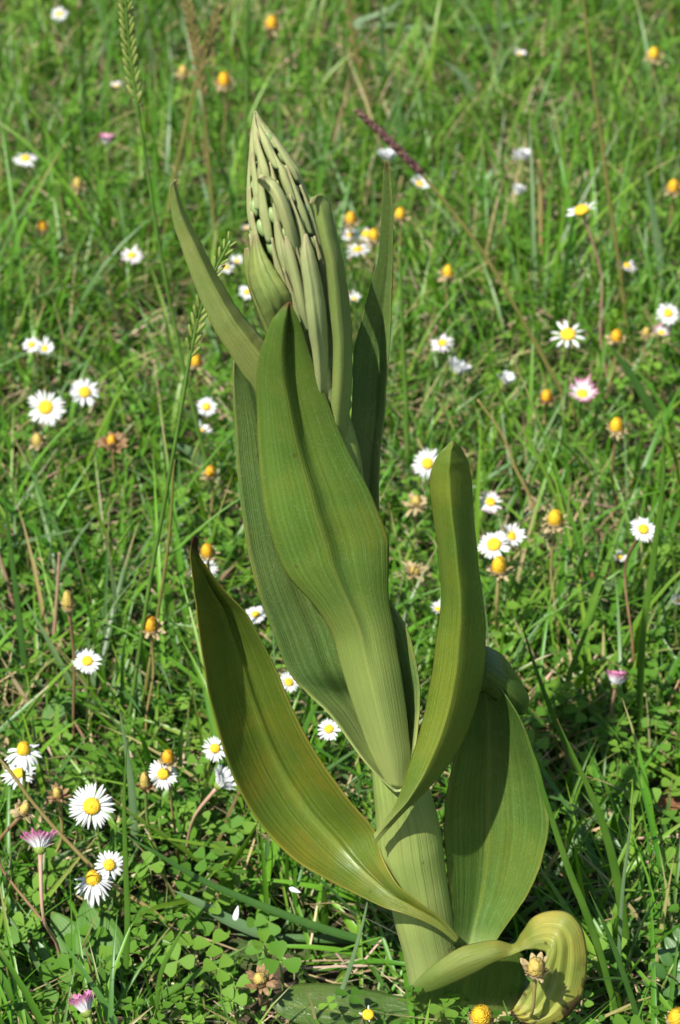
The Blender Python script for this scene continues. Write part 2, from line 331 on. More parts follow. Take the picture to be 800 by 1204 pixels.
# big leaf reaching left with a burnt tip
sheet('leaf', [(538, 1110, 541, 1104, 17, 16, 0), (512, 1090, 519, 1079, 19, 18, 0), (480, 1076, 492, 1060, 20, 18, 0), (447, 1065, 466, 1038, 19, 15, -1), (395, 1039, 450, 1008, 16, 8, -4), (343, 1008, 440, 976, 13, 2, -9), (297, 956, 408, 937, 11, 0, -12),
               (271, 904, 375, 891, 11, -1, -13), (253, 845, 346, 838, 11, 0, -12), (243, 800, 327, 792, 12, 2, -11), (236, 755, 310, 758, 13, 4, -10), (231, 715, 290, 722, 15, 7, -7), (228, 690, 264, 694, 17, 11, -4), (225, 665, 244, 668, 20, 16, -1), (224, 647, 234, 651, 23, 20, 0), (228, 630, 233, 631, 24, 22, 0)],
      M['leaf_olive'], orchid, 41, 110, 0.52, -4, ((0.55, 2.5, 0.3),))
# broad leaf leaning right, its tip turned back
lj = sheet('leaf', [(534, 1116, 578, 1114, 6, 6, 0), (531, 1085, 600, 1082, 4, 5, -5), (529, 1055, 618, 1056, 2, 4, -8), (526, 1020, 634, 1022, 0, 3, -10), (523, 982, 645, 975, -2, 1, -10), (525, 937, 642, 936, -5, -2, -10),
               (535, 890, 632, 898, -8, -5, -9), (548, 845, 612, 845, -10, -8, -7), (558, 805, 588, 808, -12, -11, -4), (566, 785, 572, 786, -13, -13, 0)],
      M['leaf_dark'], orchid, 31, 80, 0.36, -4)
sheet('leaf_tip', [(560, 812, 566, 758, -14, -16, 2), (572, 815, 577, 762, -16, -18, 6), (588, 828, 592, 772, -18, -20, 8), (604, 838, 607, 793, -20, -22, 8), (616, 840, 620, 815, -22, -23, 4), (621, 832, 622, 824, -24, -24, 0)], M['leaf_dark'], lj, 15, 30)
# yellowing leaf curling at the foot
sheet('leaf', [(478, 1165, 482, 1172, 20, 20, 0), (508, 1136, 520, 1161, 25, 27, 3), (545, 1113, 552, 1147, 24, 29, 4), (582, 1106, 580, 1132, 20, 28, 3), (604, 1110, 604, 1122, 17, 24, 1), (614, 1096, 620, 1116, 15, 25, 2), (630, 1077, 634, 1117, 15, 27, 3), (660, 1071, 642, 1120, 16, 30, 4), (682, 1087, 640, 1130, 20, 33, 4),
               (690, 1120, 630, 1144, 25, 35, 4), (689, 1150, 622, 1158, 30, 36, 4), (681, 1178, 614, 1170, 35, 37, 4), (660, 1200, 608, 1180, 39, 39, 3), (628, 1208, 604, 1186, 42, 41, 2), (604, 1197, 601, 1190, 44, 43, 0)],
      M['leaf_yellow'], orchid, 21, 100, 0.5, 0, ((0.3, 1.6, 0.25), (0.55, 2.0, 0.25), (0.78, 1.8, 0.22)), (0.4, 0.65))
# sheath and low leaves at the foot
sheet('sheath', [(492, 1235, 598, 1230, 14, 2, 6), (488, 1195, 610, 1185, 15, 2, 6), (490, 1165, 618, 1150, 15, 2, 5), (505, 1140, 616, 1125, 14, 3, 4), (530, 1122, 604, 1116, 12, 6, 2)], M['leaf'], orchid, 15, 30)
sheet('leaf', [(500, 1205, 508, 1180, 12, 8, 0), (450, 1218, 462, 1170, 22, 6, 2), (390, 1212, 404, 1158, 26, 6, 3), (340, 1200, 350, 1158, 26, 8, 2), (318, 1182, 322, 1172, 22, 14, 0)], M['leaf_dark'], orchid, 15, 40, thick=0.8)

# flower spike: core, buds and bracts
CY = [500, 450, 400, 350, 300, 250, 200, 165, 145, 130]; CX = [390, 376, 363, 353, 341, 331, 322, 311, 304, 300]; CR = [20, 30, 36, 39, 40, 35, 25, 13, 5, 0.6]
def spike_pt(y, ang, k=1.0, add=0.0):
    x = np.interp(-y, [-q for q in CY], CX); r = np.interp(-y, [-q for q in CY], CR) * k + add
    return pl(x + r * math.cos(ang), y, r * 0.36 * math.sin(ang))
V = []; uv = []
for j in range(40):
    y = 500 - 370 * j / 39
    for i in range(20): V.append(spike_pt(y, 2 * math.pi * i / 19, 0.74)); uv.append((i / 19, j / 39))
spike = mesh_obj('flower_spike', V, grid_faces(40, 20), M['leaf_dark'], orchid, True, uv)
GA = 2.39996
def ellipsoid_geo(c, ax, ln, rad, nr=8, nc=8):
    q = Vector((0, 0, 1)).rotation_difference(Vector(ax)); V = []
    for j in range(nr + 1):
        t = math.pi * j / nr
        for i in range(nc):
            a = 2 * math.pi * i / nc
            V.append(Vector(c) + q @ Vector((rad * math.sin(t) * math.cos(a), rad * math.sin(t) * math.sin(a), -ln * math.cos(t))))
    F = [(j * nc + i, j * nc + (i + 1) % nc, (j + 1) * nc + (i + 1) % nc, (j + 1) * nc + i) for j in range(nr) for i in range(nc)]
    return V, F
def spike_bract(y0, L, ang, w, lift, drift, curl=0.0, mat='bract'):
    nv, nu = 22, 9; V = []; uv = []
    for j in range(nv):
        v = j / (nv - 1); y = max(131, y0 - L * v)
        prof = (0.8 + 0.5 * math.sin(math.pi * min(1, v * 1.2) ** 0.8)) * (1 - v ** 2.2) + 0.03
        r = np.interp(-y, [-q for q in CY], CR)
        for i in range(nu):
            u = i / (nu - 1) - 0.5
            a = ang + drift * v + u * w * prof / max(9.0, r)
            trough = -6.5 * (abs(2 * u) ** 1.6) * (1 - .6 * v)
            add = lift * (0.5 + 0.9 * math.sin(math.pi * v)) + trough * 0.8 + 2 + curl * v ** 4
            V.append(spike_pt(y, a, 1.0, add * min(1, r / 14))); uv.append((u + 0.5, v))
    o = mesh_obj('bract', V, grid_faces(nv, nu), M[mat], spike, True, uv)
    m = o.modifiers.new('thickness', 'SOLIDIFY'); m.thickness = 0.0005; m.offset = 0
NB = 66
for k in range(NB):
    f = k / (NB - 1); y0 = 500 - 335 * f ** 0.92; ang = k * GA + 0.4
    spike_bract(y0, 140 - 84 * f + random.uniform(-12, 12), ang, 13.5 - 5.5 * f, random.uniform(0.8, 4.6) * (1 - .5 * f), random.uniform(-0.18, 0.18) + 0.15, random.uniform(-2, 4) * (1 - f))
for k in range(110):
    f = k / 109; y0 = 480 - 325 * f; ang = k * GA + 1.7
    c0 = spike_pt(y0, ang, 0.93, 0.0); c1 = spike_pt(y0 - 12, ang + .1, 0.95, 0.0)
    V, F = ellipsoid_geo(c0, (c1 - c0).normalized(), (14 - 7 * f) * 0.00036, (7.6 - 3.6 * f) * 0.00036)
    mesh_obj('bud', V, F, M['bud'], spike)
# larger bracts at the foot of the spike
sheet('bract', [(385, 530, 405, 530, 6, 4, 2), (390, 470, 412, 470, 11, 8, 3), (392, 415, 414, 420, 14, 10, 4), (388, 370, 412, 370, 15, 10, 4), (384, 315, 404, 310, 15, 10, 4), (376, 278, 396, 276, 14, 10, 3), (370, 250, 389, 246, 13, 11, 2), (368, 237, 382, 232, 14, 12, 1), (366, 233, 374, 230, 17, 16, 0), (364, 240, 369, 238, 18, 18, 0)], M['bract_big'], spike, 17, 60, 0.35, 3)
sheet('bract', [(334, 430, 366, 412, 4, 6, 0), (317, 388, 350, 366, 11, 13, 3), (304, 358, 338, 340, 13, 17, 5), (294, 330, 323, 316, 11, 16, 5), (294, 300, 311, 296, 10, 14, 3), (299, 276, 302, 275, 11, 12, 0)], M['bract_big'], spike, 21, 50, 0.45, 2, ((0.35, 2.0, 0.3), (0.65, 1.5, 0.3)))
sheet('bract', [(325, 420, 345, 400, 0, 4, 0), (306, 375, 325, 360, 0, 4, 2), (294, 342, 310, 332, 0, 4, 2), (287, 312, 298, 310, -1, 3, 1), (288, 292, 292, 291, -1, 1, 0)], M['bract_big'], spike, 11, 40)
sheet('bract', [(374, 490, 384, 488, 9, 8, 1), (370, 430, 386, 426, 16, 13, 2), (362, 380, 384, 376, 19, 17, 3), (358, 340, 379, 338, 19, 17, 3), (354, 305, 371, 302, 18, 17, 2), (356, 284, 364, 283, 17, 17, 1), (359, 275, 361, 275, 17, 17, 0)], M['bract'], spike, 17, 50, 0.4, 3, ((0.4, 1.5, 0.4),))
sheet('bract', [(358, 390, 366, 388, 16, 16, 1), (350, 360, 361, 356, 17, 17, 2), (342, 325, 353, 322, 17, 17, 2), (336, 296, 345, 294, 17, 17, 1), (335, 278, 338, 277, 17, 17, 0)], M['bract'], spike, 11, 40)
sheet('bract', [(346, 310, 353, 304, 14, 14, 0), (336, 275, 347, 267, 17, 16, 1), (326, 246, 339, 239, 17, 16, 2), (317, 227, 329, 219, 16, 15, 2), (308, 218, 318, 209, 16, 15, 1), (303, 213, 308, 206, 18, 18, 0), (305, 209, 309, 206, 20, 20, 0), (311, 213, 312, 210, 20, 20, 0)], M['bract'], spike, 11, 50, 0.5, 2)

# ------------------------------------------------------------------ daisies
def basis(nrm, spin=0.0):
    q = Vector((0, 0, 1)).rotation_difference(nrm.normalized()); return q @ Quaternion((0, 0, 1), spin)
def petal_geo():
    V = []; uv = []
    for j in range(6):
        t = j / 5; w = [0.045, 0.095, 0.125, 0.13, 0.105, 0.035][j]
        for i, s in enumerate((-1, 0, 1)):
            V.append((t - (0.03 if s and j == 5 else 0), s * w, -0.035 * abs(s) + 0.05 * math.sin(t * 3.1) - 0.06 * t * t)); uv.append(((s + 1) / 2, t))
    return np.array(V), grid_faces(6, 3), uv
PV, PF, PUV = petal_geo()
petal_mesh = {}
def shared_petal(matname):
    if matname not in petal_mesh:
        me = bpy.data.meshes.new('petal'); me.from_pydata(PV.tolist(), [], PF); finish(me, M[matname], True, PUV, None); petal_mesh[matname] = me
    return petal_mesh[matname]
def dome_geo(c, q, rad, hgt, nr=14, nc=32, bumps=0.10):
    V = []
    for j in range(nr):
        t = j / (nr - 1) * math.pi * 0.56
        for i in range(nc):
            a = 2 * math.pi * (i + 0.5 * (j % 2)) / nc; k = 1 + bumps * ((i + j) % 2 - 0.5) + random.uniform(-.03, .03)
            V.append(c + q @ Vector((rad * math.sin(t) * math.cos(a) * k, rad * math.sin(t) * math.sin(a) * k, hgt * math.cos(t) * (k * 1.0))))
    return V, [(j * nc + i, j * nc + (i + 1) % nc, (j + 1) * nc + (i + 1) % nc, (j + 1) * nc + i) for j in range(nr - 1) for i in range(nc)]
heads = []                                   # px, py, radius px, depth: kept clear of random blades
def stem_path(c, nrm, foot):
    f = Vector((foot.x, foot.y, -0.004)); h = c.z
    return [f, f.lerp(c, 0.35) + Vector((random.uniform(-.004, .004), 0.003, 0)), c - nrm * h * 0.33 + Vector((0, 0, -h * 0.04)), c - nrm * 0.002]
def clear_stem(V, foot):
    if foot:
        for q in V.reshape(16, 7, 3).mean(1)[5:]: hx, hy, hd = to_px(q[None]); heads.append((hx[0], hy[0], 4, hd[0]))
def head_normal(tilt, side):
    a, b = R(tilt), R(side); return Vector((math.sin(b), -math.sin(a) * math.cos(b), math.cos(a) * math.cos(b))).normalized()
def daisy(px, py, dia, tilt, side, label, kind='open', n=34, h=0.06, pet='petal', stem='stem_green', foot=None, group='daisies in the meadow', disc=0.36, skip=None, dmat='disc'):
    c = on_z(px, py, h); nrm = head_normal(tilt, side); q = basis(nrm, random.uniform(0, 6))
    dep = (c - Vector((0, 0, CAM_H))).dot(FW); rad = dia / 2 * dep * TH / 602
    heads.append((px, py, dia / 2, dep))
    ft = on_z(*foot) if foot else Vector((c.x - nrm.x * 0.03 + random.uniform(-.008, .008), c.y - nrm.y * 0.02 + random.uniform(0, .01), 0))
    e = tag(empty('daisy', (ft.x, ft.y, 0)), label, 'daisy', group)
    V, F, uv = tube_geo(stem_path(c, nrm, ft), [0.0009, 0.0007, 0.0007, 0.0011], 7, 16); mesh_obj('stem', V, F, M[stem], e, True, uv)
    clear_stem(V, foot)
    dr = rad * disc * (0.8 if kind in ('half', 'bud') else 1)
    raise_ = {'half': (44, 62), 'open': (-10, 20), 'cup': (28, 46), 'bud': (60, 76), 'droop': (-55, -15), 'flat': (-7, 9)}[kind]
    petal_list = []
    for k in range(n):
        a = 2 * math.pi * (k + random.uniform(-.25, .25)) / n * (1 if not skip else 1)
        if n > 16 and random.random() < 0.07: continue
        if skip and skip[0] < (a % (2 * math.pi)) < skip[1]: continue
        el = R(random.uniform(*raise_) + (random.choice((-25, 25)) if random.random() < .08 else 0)); L = (rad - dr * 0.75) / max(0.35, math.cos(el) if kind != 'bud' else 0.6) * random.uniform(0.82, 1.06)
        L = min(L, rad * 1.25)
        loc = q @ Vector((math.cos(a) * dr * 0.75, math.sin(a) * dr * 0.75, -0.0004 - 0.0005 * (k % 2)))
        rot = q @ Quaternion((0, 0, 1), a) @ Quaternion((0, 1, 0), -el) @ Quaternion((1, 0, 0), random.uniform(-.35, .35))
        w = (1.15 if kind in ('half', 'bud') else 0.74) * random.uniform(0.8, 1.2) * min(1.35, 34 / max(n, 20))
        petal_list.append(Matrix.Translation(c + loc) @ rot.to_matrix().to_4x4() @ Matrix.Diagonal((L, L * w, L, 1)))
    el0 = Matrix.Translation(-Vector((ft.x, ft.y, 0)))
    if dia >= 38:
        me = shared_petal(pet)
        for m in petal_list:
            p = bpy.data.objects.new('petal', me); link(p, e); p.matrix_local = el0 @ m
    else:
        V = []; F = []; UV = []
        for m in petal_list:
            b = len(V); V += [m @ Vector(x) for x in PV]; F += [tuple(i + b for i in f) for f in PF]; UV += PUV
        mesh_obj('petal_ring', V, F, M[pet], e, True, UV)
    V, F = dome_geo(c, q, dr, dr * (0.55 if kind != 'droop' else 1.5)); mesh_obj('disc', V, F, M[dmat], e)
    V, F = dome_geo(c - nrm * 0.0006, q @ Quaternion((1, 0, 0), math.pi), dr * (1.25 if kind in ('half', 'bud') else 1.02), dr * (1.3 if kind in ('half', 'bud') else .8), 7, 12, 0.05); mesh_obj('calyx', V, F, M['calyx'], e)
def spent(px, py, dia, label, h=0.08, cone='disc_old', bract='dry_bract', stem='stem_tan', foot=None, tall=0.95, lean=(8, 0), spread=(-15, 60), bsize=1.0, group='spent daisy heads in the meadow'):
    """yellow receptacle cone with its ring of dry bracts; dia = width of the cone in pixels"""
    c = on_z(px, py, h); nrm = head_normal(*lean); q = basis(nrm, random.uniform(0, 6))
    dep = (c - Vector((0, 0, CAM_H))).dot(FW); rad = dia / 2 * dep * TH / 602
    heads.append((px, py, dia * 0.9, dep))
    ft = on_z(*foot) if foot else Vector((c.x + random.uniform(-.01, .01), c.y + random.uniform(0, .012), 0))
    e = tag(empty('spent_daisy', (ft.x, ft.y, 0)), label, 'daisy', group)
    V, F, uv = tube_geo(stem_path(c, nrm, ft), [0.0009, 0.0007, 0.0007, 0.0010], 7, 16); mesh_obj('stem', V, F, M[stem], e, True, uv)
    clear_stem(V, foot)
    V, F = dome_geo(c, q, rad, rad * 1.9 * tall, 16, 30, 0.22); mesh_obj('cone', V, F, M[cone], e)
    V = []; F = []; UV = []
    for k in range(24):
        a = 2 * math.pi * k / 24 + random.uniform(-.2, .2); el = R(random.uniform(*spread)); L = rad * random.uniform(1.0, 1.7) * bsize
        m = Matrix.Translation(c + q @ Vector((math.cos(a) * rad * .6, math.sin(a) * rad * .6, -rad * random.uniform(.2, .9)))) @ (q @ Quaternion((0, 0, 1), a) @ Quaternion((0, 1, 0), -el) @ Quaternion((1, 0, 0), random.uniform(-.6, .6))).to_matrix().to_4x4() @ Matrix.Diagonal((L, L * 1.5, L * random.uniform(-2, 3), 1))
        b = len(V); V += [m @ Vector(x) for x in PV]; F += [tuple(i + b for i in f) for f in PF]; UV += PUV
    mesh_obj('bract_ring', V, F, M[bract], e, True, UV)
    V, F = dome_geo(c - nrm * rad * .1, q @ Quaternion((1, 0, 0), math.pi), rad * 1.2, rad * 1.25, 9, 16, 0.16); mesh_obj('calyx', V, F, M[bract], e)

D = daisy
D(108, 948, 56, 54, 6, 'large fully open white daisy facing out, in the turf left of the orchid', 'flat', 40, 0.07)
D(54, 479, 48, 38, 0, 'wide open white daisy with round yellow centre, larger of a loose pair', 'open', 38)
D(100, 461, 38, 40, 14, 'smaller tilted white daisy beside the wide open one of its pair', 'open', 32)
D(668, 393, 44, 24, -8, 'gappy white daisy with few long petals and bulging yellow centre', 'open', 10, 0.08, disc=0.4)
D(684, 247, 38, 8, -20, 'half bald white daisy on a long bare pinkish stem', 'open', 18, 0.138, stem='stem_pink', foot=(722, 475), disc=0.46, skip=(0.3, 2.6))
D(786, 368, 30, 36, 6, 'compact white daisy with yellow eye above a pink one', 'flat', 32, 0.075)
D(778, 391, 22, 10, 0, 'small pink daisy half hidden under a white daisy', 'cup', 24, 0.06, 'petal_pink')
D(685, 463, 36, 22, 0, 'pink tipped white daisy with cupped petals, near a bare cone', 'cup', 30, 0.065, 'petal_pink')
D(520, 403, 30, 16, -12, 'flat pink blushed daisy beside a white daisy seen from behind', 'open', 26, 0.06, 'petal_blush')
D(537, 437, 30, -20, 24, 'white daisy turned away showing only petals, below the pink blushed one', 'half', 30)
D(594, 449, 22, 12, 24, 'small half closed white daisy standing alone in deep grass', 'bud', 24)
D(737, 312, 26, 2, 10, 'pale lilac blushed daisy held flat beside a leaning stalk', 'open', 22, 0.06, 'petal_blush')
D(503, 545, 38, 44, 10, 'white daisy half hidden behind the tip of the rolled orchid leaf', 'flat', 36, 0.06)
D(577, 590, 32, 26, 10, 'white daisy with slim petals alone right of the rolled leaf tip', 'open', 30, 0.065, 'petal_blush')
D(581, 640, 40, 30, -8, 'white daisy with full yellow centre behind a bare cone', 'open', 30, 0.075, disc=0.42)
D(602, 630, 30, 36, 20, 'smaller white daisy crowding behind one with a full yellow centre', 'cup', 30, 0.07)
D(757, 622, 35, 30, 8, 'white daisy on a tall dark reddish stem', 'open', 32, 0.115, stem='stem_red', foot=(746, 830))
D(729, 655, 18, 20, 0, 'tiny faded white daisy low in the clover', 'cup', 20, 0.03)
D(724, 804, 30, -30, 4, 'closing lilac tipped daisy on a dark wiry stem in the clover', 'bud', 26, 0.05, 'petal_pink', 'stem_red', foot=(764, 905))
D(798, 706, 16, 20, 0, 'small pale daisy cut off by the edge of the meadow view', 'cup', 22, 0.05, 'petal_blush')
D(103, 777, 36, 24, 4, 'white daisy with cupped petals on a straight green stem between bare cones', 'open', 32, 0.07)
D(340, 802, 28, 26, 16, 'white daisy tucked behind the big left orchid leaf, upper of two', 'open', 28, 0.06)
D(387, 857, 30, 30, 0, 'white daisy tucked beside the orchid stem and the big left leaf', 'open', 28, 0.06)
D(28, 882, 46, 4, 4, 'old white daisy with drooping petals under a tall yellow cone', 'droop', 20, 0.085, disc=0.34, dmat='disc')
D(22, 909, 44, 6, -6, 'white daisy lying flat under the drooping old one', 'open', 30, 0.06)
D(192, 910, 38, 48, 6, 'white daisy behind grass blades beside a pale bare cone', 'open', 30, 0.06)
D(253, 880, 32, 40, 10, 'white daisy half behind the big left orchid leaf edge', 'open', 30, 0.06)
D(259, 922, 36, -14, 40, 'white daisy turned sideways away from the big left orchid leaf', 'half', 32, 0.06, stem='stem_pink')
D(47, 996, 42, -42, -4, 'pink rimmed daisy seen from the side on a stout pinkish stem', 'half', 46, 0.085, 'petal_pink', 'stem_pink', foot=(65, 1180))
D(129, 1017, 38, 50, 16, 'white daisy overlapping a second one under the brown arching stalk', 'open', 22, 0.06)
D(110, 1034, 48, 0, -8, 'white daisy seen edge on below the one under the brown arching stalk', 'droop', 34, 0.05)
D(101, 1188, 40, -34, -20, 'white daisy with pink streaked petals closing, at the foot of the turf', 'bud', 30, 0.06, 'petal_pink')
D(240, 668, 34, 24, 0, 'white daisy behind the burnt tip of the left orchid leaf', 'open', 30, 0.055)
D(301, 722, 26, 20, 0, 'white daisy peeping out behind the upper edge of the left orchid leaf', 'open', 28, 0.055)
D(515, 716, 18, 10, 0, 'small white daisy in the gap between front leaf and rolled leaf', 'cup', 22, 0.05)
D(433, 1193, 22, 20, 0, 'nearly bald daisy with three bent white petals at the orchid foot', 'cup', 3, 0.05, disc=0.62)
D(243, 478, 26, 40, 8, 'small white daisy just above another one left of the orchid', 'open', 26)
D(239, 506, 22, -10, 20, 'small white daisy turned away just below another one', 'cup', 24)
D(37, 405, 22, 30, 0, 'small white daisy of a touching pair, rounder one', 'open', 26)
D(53, 410, 22, 24, 8, 'small white daisy of a touching pair, cupped one', 'cup', 26)
D(155, 300, 28, 14, 0, 'blush white daisy floating above long grass blades', 'open', 24, 0.06, 'petal_blush')
D(30, 186, 30, 8, 0, 'flat white daisy far back in the grass with clear yellow centre', 'flat', 28)
D(70, 16, 22, 24, 0, 'white daisy farthest back in the grass', 'open', 26)
D(125, 168, 20, -6, 0, 'small lilac daisy bud standing far back among stalks', 'bud', 22, 0.07, 'petal_pink')
D(137, 101, 15, 0, 0, 'tiny lilac daisy beyond the small lilac bud', 'cup', 18, 0.07, 'petal_blush')
D(265, 314, 24, 4, 0, 'white daisy beside the bud spike, flatter of two', 'open', 26)
D(291, 343, 22, 24, 10, 'white daisy just left of the bud spike showing its yellow eye', 'open', 24)
D(279, 307, 18, 6, 0, 'small white daisy squeezed behind the flatter one by the spike', 'cup', 20)
D(413, 276, 24, 16, 0, 'white daisy behind the tall right orchid leaf, upper of the cluster', 'open', 24)
D(421, 293, 32, -2, -8, 'broad white daisy of the cluster between spike and tall right leaf', 'open', 30, 0.07)
D(431, 275, 22, 20, 0, 'white daisy of the cluster with the brightest yellow centre', 'open', 20, 0.065, disc=0.5)
D(417, 351, 16, 10, 0, 'tiny white daisy seen between strap bract and tall right leaf', 'cup', 20)
D(457, 188, 26, -14, 0, 'white daisy without visible centre just behind the tall leaf tip', 'half', 28)
D(494, 216, 24, 20, 16, 'white daisy under the purple seed head showing yellow on one side', 'cup', 24)
D(614, 187, 24, -18, 0, 'white daisy turned away above another far back', 'half', 26)
D(609, 228, 20, -12, 12, 'small white daisy turned away below another far back', 'bud', 22)
D(612, 64, 16, 0, 0, 'faint lilac daisy far back under crossing grass blades', 'cup', 18, 0.06, 'petal_blush')
D(290, 268, 14, 0, 0, 'tiny lilac daisy touching the left flank of the bud spike', 'cup', 16, 0.06, 'petal_blush')
S_ = spent
S_(653, 612, 17, 'bright yellow bare daisy cone with frayed ring on a tall straight tan stem', 0.103, 'disc', foot=(657, 805), tall=.9, bsize=1.15)
S_(587, 668, 17, 'yellow bare daisy cone with pale swollen bracts beside the rolled leaf', 0.085, 'disc', foot=(588, 775), tall=1.0)
S_(725, 503, 15, 'yellow bare daisy cone with papery collar near pink tipped daisy', 0.09, 'disc', foot=(735, 620), stem='stem_red')
S_(177, 737, 17, 'orange bare daisy cone with brown frayed collar beside a green stalk', 0.085, 'disc_old', foot=(172, 895))
S_(81, 712, 14, 'slim faded brown daisy cone on a dark red stem', 0.105, 'disc_dull', foot=(88, 905), stem='stem_red', tall=1.6, spread=(60, 80))
S_(244, 650, 14, 'orange bare daisy cone beside the burnt leaf tip', 0.08, 'disc_old')
S_(171, 922, 12, 'pale yellow bare daisy cone with curled brown collar', 0.075, 'disc_dull', tall=1.6, stem='stem_green', bract='brown_bract')
S_(198, 892, 14, 'orange daisy cone poking up behind a white daisy', 0.07, 'disc_old')
S_(68, 934, 11, 'withered brown daisy head with ragged bracts', 0.075, 'disc_dull', 'brown_bract', bsize=1.6, tall=1.0)
S_(28, 953, 12, 'withered greenish daisy head on a bent orange stem', 0.085, 'disc_dull', 'dry_bract', foot=(78, 1190), stem='stem_red', bsize=1.5, lean=(0, 30))
S_(132, 520, 11, 'withered reddish daisy head with brown bracts', 0.06, 'disc_old', 'brown_bract', bsize=2.0)
S_(45, 520, 13, 'pale green unopened daisy head with flared bracts', 0.055, 'disc_dull', 'dry_bract', stem='stem_green')
S_(630, 1140, 20, 'withered daisy head with pointed dry bracts over the yellowed orchid leaf', 0.075, 'disc_dull', 'dry_bract', bsize=1.3, foot=(622, 1230), spread=(35, 80))
S_(566, 1196, 24, 'round bright yellow daisy cone at the foot of the orchid', 0.05, 'disc', tall=.7, bsize=.65)
S_(797, 1198, 22, 'round yellow daisy cone beside fern-like leaflets', 0.05, 'disc', tall=.7, bsize=.65)
S_(306, 1152, 16, 'withered brown daisy rosette low in the grass', 0.045, 'disc_dull', 'brown_bract', bsize=1.3, tall=.7, foot=(310, 1195), stem='stem_red')
S_(264, 97, 14, 'orange daisy cone far back left of the spike', 0.08)
S_(320, 30, 13, 'orange daisy cone farthest back above the spike', 0.07)
S_(216, 86, 11, 'dull orange daisy cone beside a brown seed head', 0.07, 'disc_dull')
S_(769, 66, 12, 'yellow daisy cone far back by a rust coloured stem', 0.07, 'disc')
S_(792, 222, 13, 'orange daisy cone with pale collar far back', 0.075)
S_(527, 322, 13, 'clean yellow daisy cone on a short brown stem far back', 0.075, 'disc')
S_(471, 254, 12, 'yellow daisy cone right of the tall orchid leaf', 0.075, 'disc')
S_(413, 259, 12, 'orange daisy cone above a white daisy cluster', 0.075)
S_(440, 279, 12, 'yellow daisy cone against the tall orchid leaf edge', 0.075, 'disc')
S_(231, 427, 12, 'orange daisy cone half behind a green seed head', 0.06)
S_(248, 557, 12, 'orange daisy cone in the grass left of the clasping leaf', 0.06)
S_(725, 398, 13, 'orange daisy cone beside a pinkish stem', 0.065)
S_(643, 468, 12, 'orange brown daisy cone low in the grass', 0.05, 'disc_old', 'brown_bract')
S_(490, 592, 12, 'withered straw coloured daisy head beside the rolled leaf tip', 0.06, 'disc_dull', 'dry_bract', bsize=1.7, foot=(520, 665))
S_(488, 672, 12, 'withered straw star of a daisy head between front and rolled leaf', 0.05, 'disc_dull', 'dry_bract', bsize=1.8, tall=.6)
S_(92, 218, 11, 'faded tan daisy head far back left', 0.05, 'disc_dull')
S_(50, 268, 11, 'orange tan daisy head far back at the left', 0.05)
S_(760, 392, 9, 'small tan daisy head near a compact white daisy', 0.06, 'disc_dull')

# ------------------------------------------------------------------ grass stalks and single blades traced from the picture
def stalk(label, pts, foot, seed=None, smat='stalk_green', seedmat='seed_green', w=3.0, seedw=9.0, group='flowering grass stalks', clear=True, loose=1.0):
    """pts from the tip down, foot = pixel where it meets the ground; seed = fraction of the length covered by the seed head"""
    y = on_z(*foot).y; path = [on_y(px, py, y) for px, py in pts] + [Vector((*on_z(*foot)[:2], -0.005))]
    k = y / FW.y * TH / 602 / 1.3
    e = tag(empty('grass_stalk', path[-1]), label, 'grass stalk', group)
    P = catmull(path[::-1], 50)
    for q in P[(12 if clear else 49)::2]: hx, hy, hd = to_px(q[None]); heads.append((hx[0], hy[0], w + 1.5, hd[0]))
    V, F, uv = tube_geo(P, np.linspace(w * k * .75, w * k * .42, 50), 6, 0); mesh_obj('stem', V, F, M[smat], e, True, uv)
    if seed:
        V = []; F = []; n = int(seed[1]); s0 = 49 * (1 - seed[0])
        for i in range(n):
            t = s0 + (49 - s0) * i / (n - 1); j = min(48, int(t)); c = P[j] + (P[j + 1] - P[j]) * (t - j); ax = Vector(P[j + 1] - P[j]).normalized()
            sd_ = ax.cross(Vector((0, 1, 0))).normalized() * (1 if i % 2 else -1) + Vector((0, random.uniform(-.7, .7), 0))
            d = (ax + sd_ * 0.42 * loose).normalized(); f = 1 - 0.5 * (i / n) ** 3; L = seed[2] * k * .62 * f
            v, ff = ellipsoid_geo(Vector(c) + d * L * 0.8 + sd_ * seedw * k * .22 * loose, d, L, seedw * k * .24 * f, 6, 6)
            b = len(V); V += v; F += [tuple(q + b for q in x) for x in ff]
        mesh_obj('seed_head', V, F, M[seedmat], e)
    return e
stalk('tall green stalk with narrow seed head left of the spike, arching behind the left leaf', [(146, -40), (150, 30), (158, 100), (172, 190), (188, 290), (205, 380), (225, 470)], (268, 640), (0.32, 34, 18), w=5, seedw=12)
stalk('green stalk with slender drooping seed head in front of the left upper leaf', [(271, 283), (248, 330), (234, 372), (222, 430), (210, 500), (192, 600), (174, 700)], (142, 900), (0.40, 26, 20), 'stalk_green', 'seed_green', 5, 13)
stalk('thin stalk with dark purple brown seed head leaning over the daisies', [(421, 132), (450, 158), (490, 198), (525, 240), (570, 300), (625, 395)], (700, 525), (0.36, 46, 12), 'stalk_olive', 'seed_purple', 5, 17, loose=0.35)
stalk('stalk with loose brown seed head far back, upright one', [(216, -15), (226, 30), (234, 80), (242, 150), (250, 240)], (262, 330), (0.5, 26, 14), 'stalk_olive', 'seed_brown', 4, 10)
stalk('stalk with brown seed head far back, leaning over the upright one', [(260, 5), (246, 50), (230, 100), (212, 180), (200, 240)], (188, 310), (0.32, 18, 14), 'stalk_olive', 'seed_brown', 5, 9)
stalk('bare tan stalk rising past the lilac blushed daisy', [(684, -20), (693, 60), (704, 140), (716, 230), (728, 310)], (742, 410), None, 'stalk_olive', w=5)
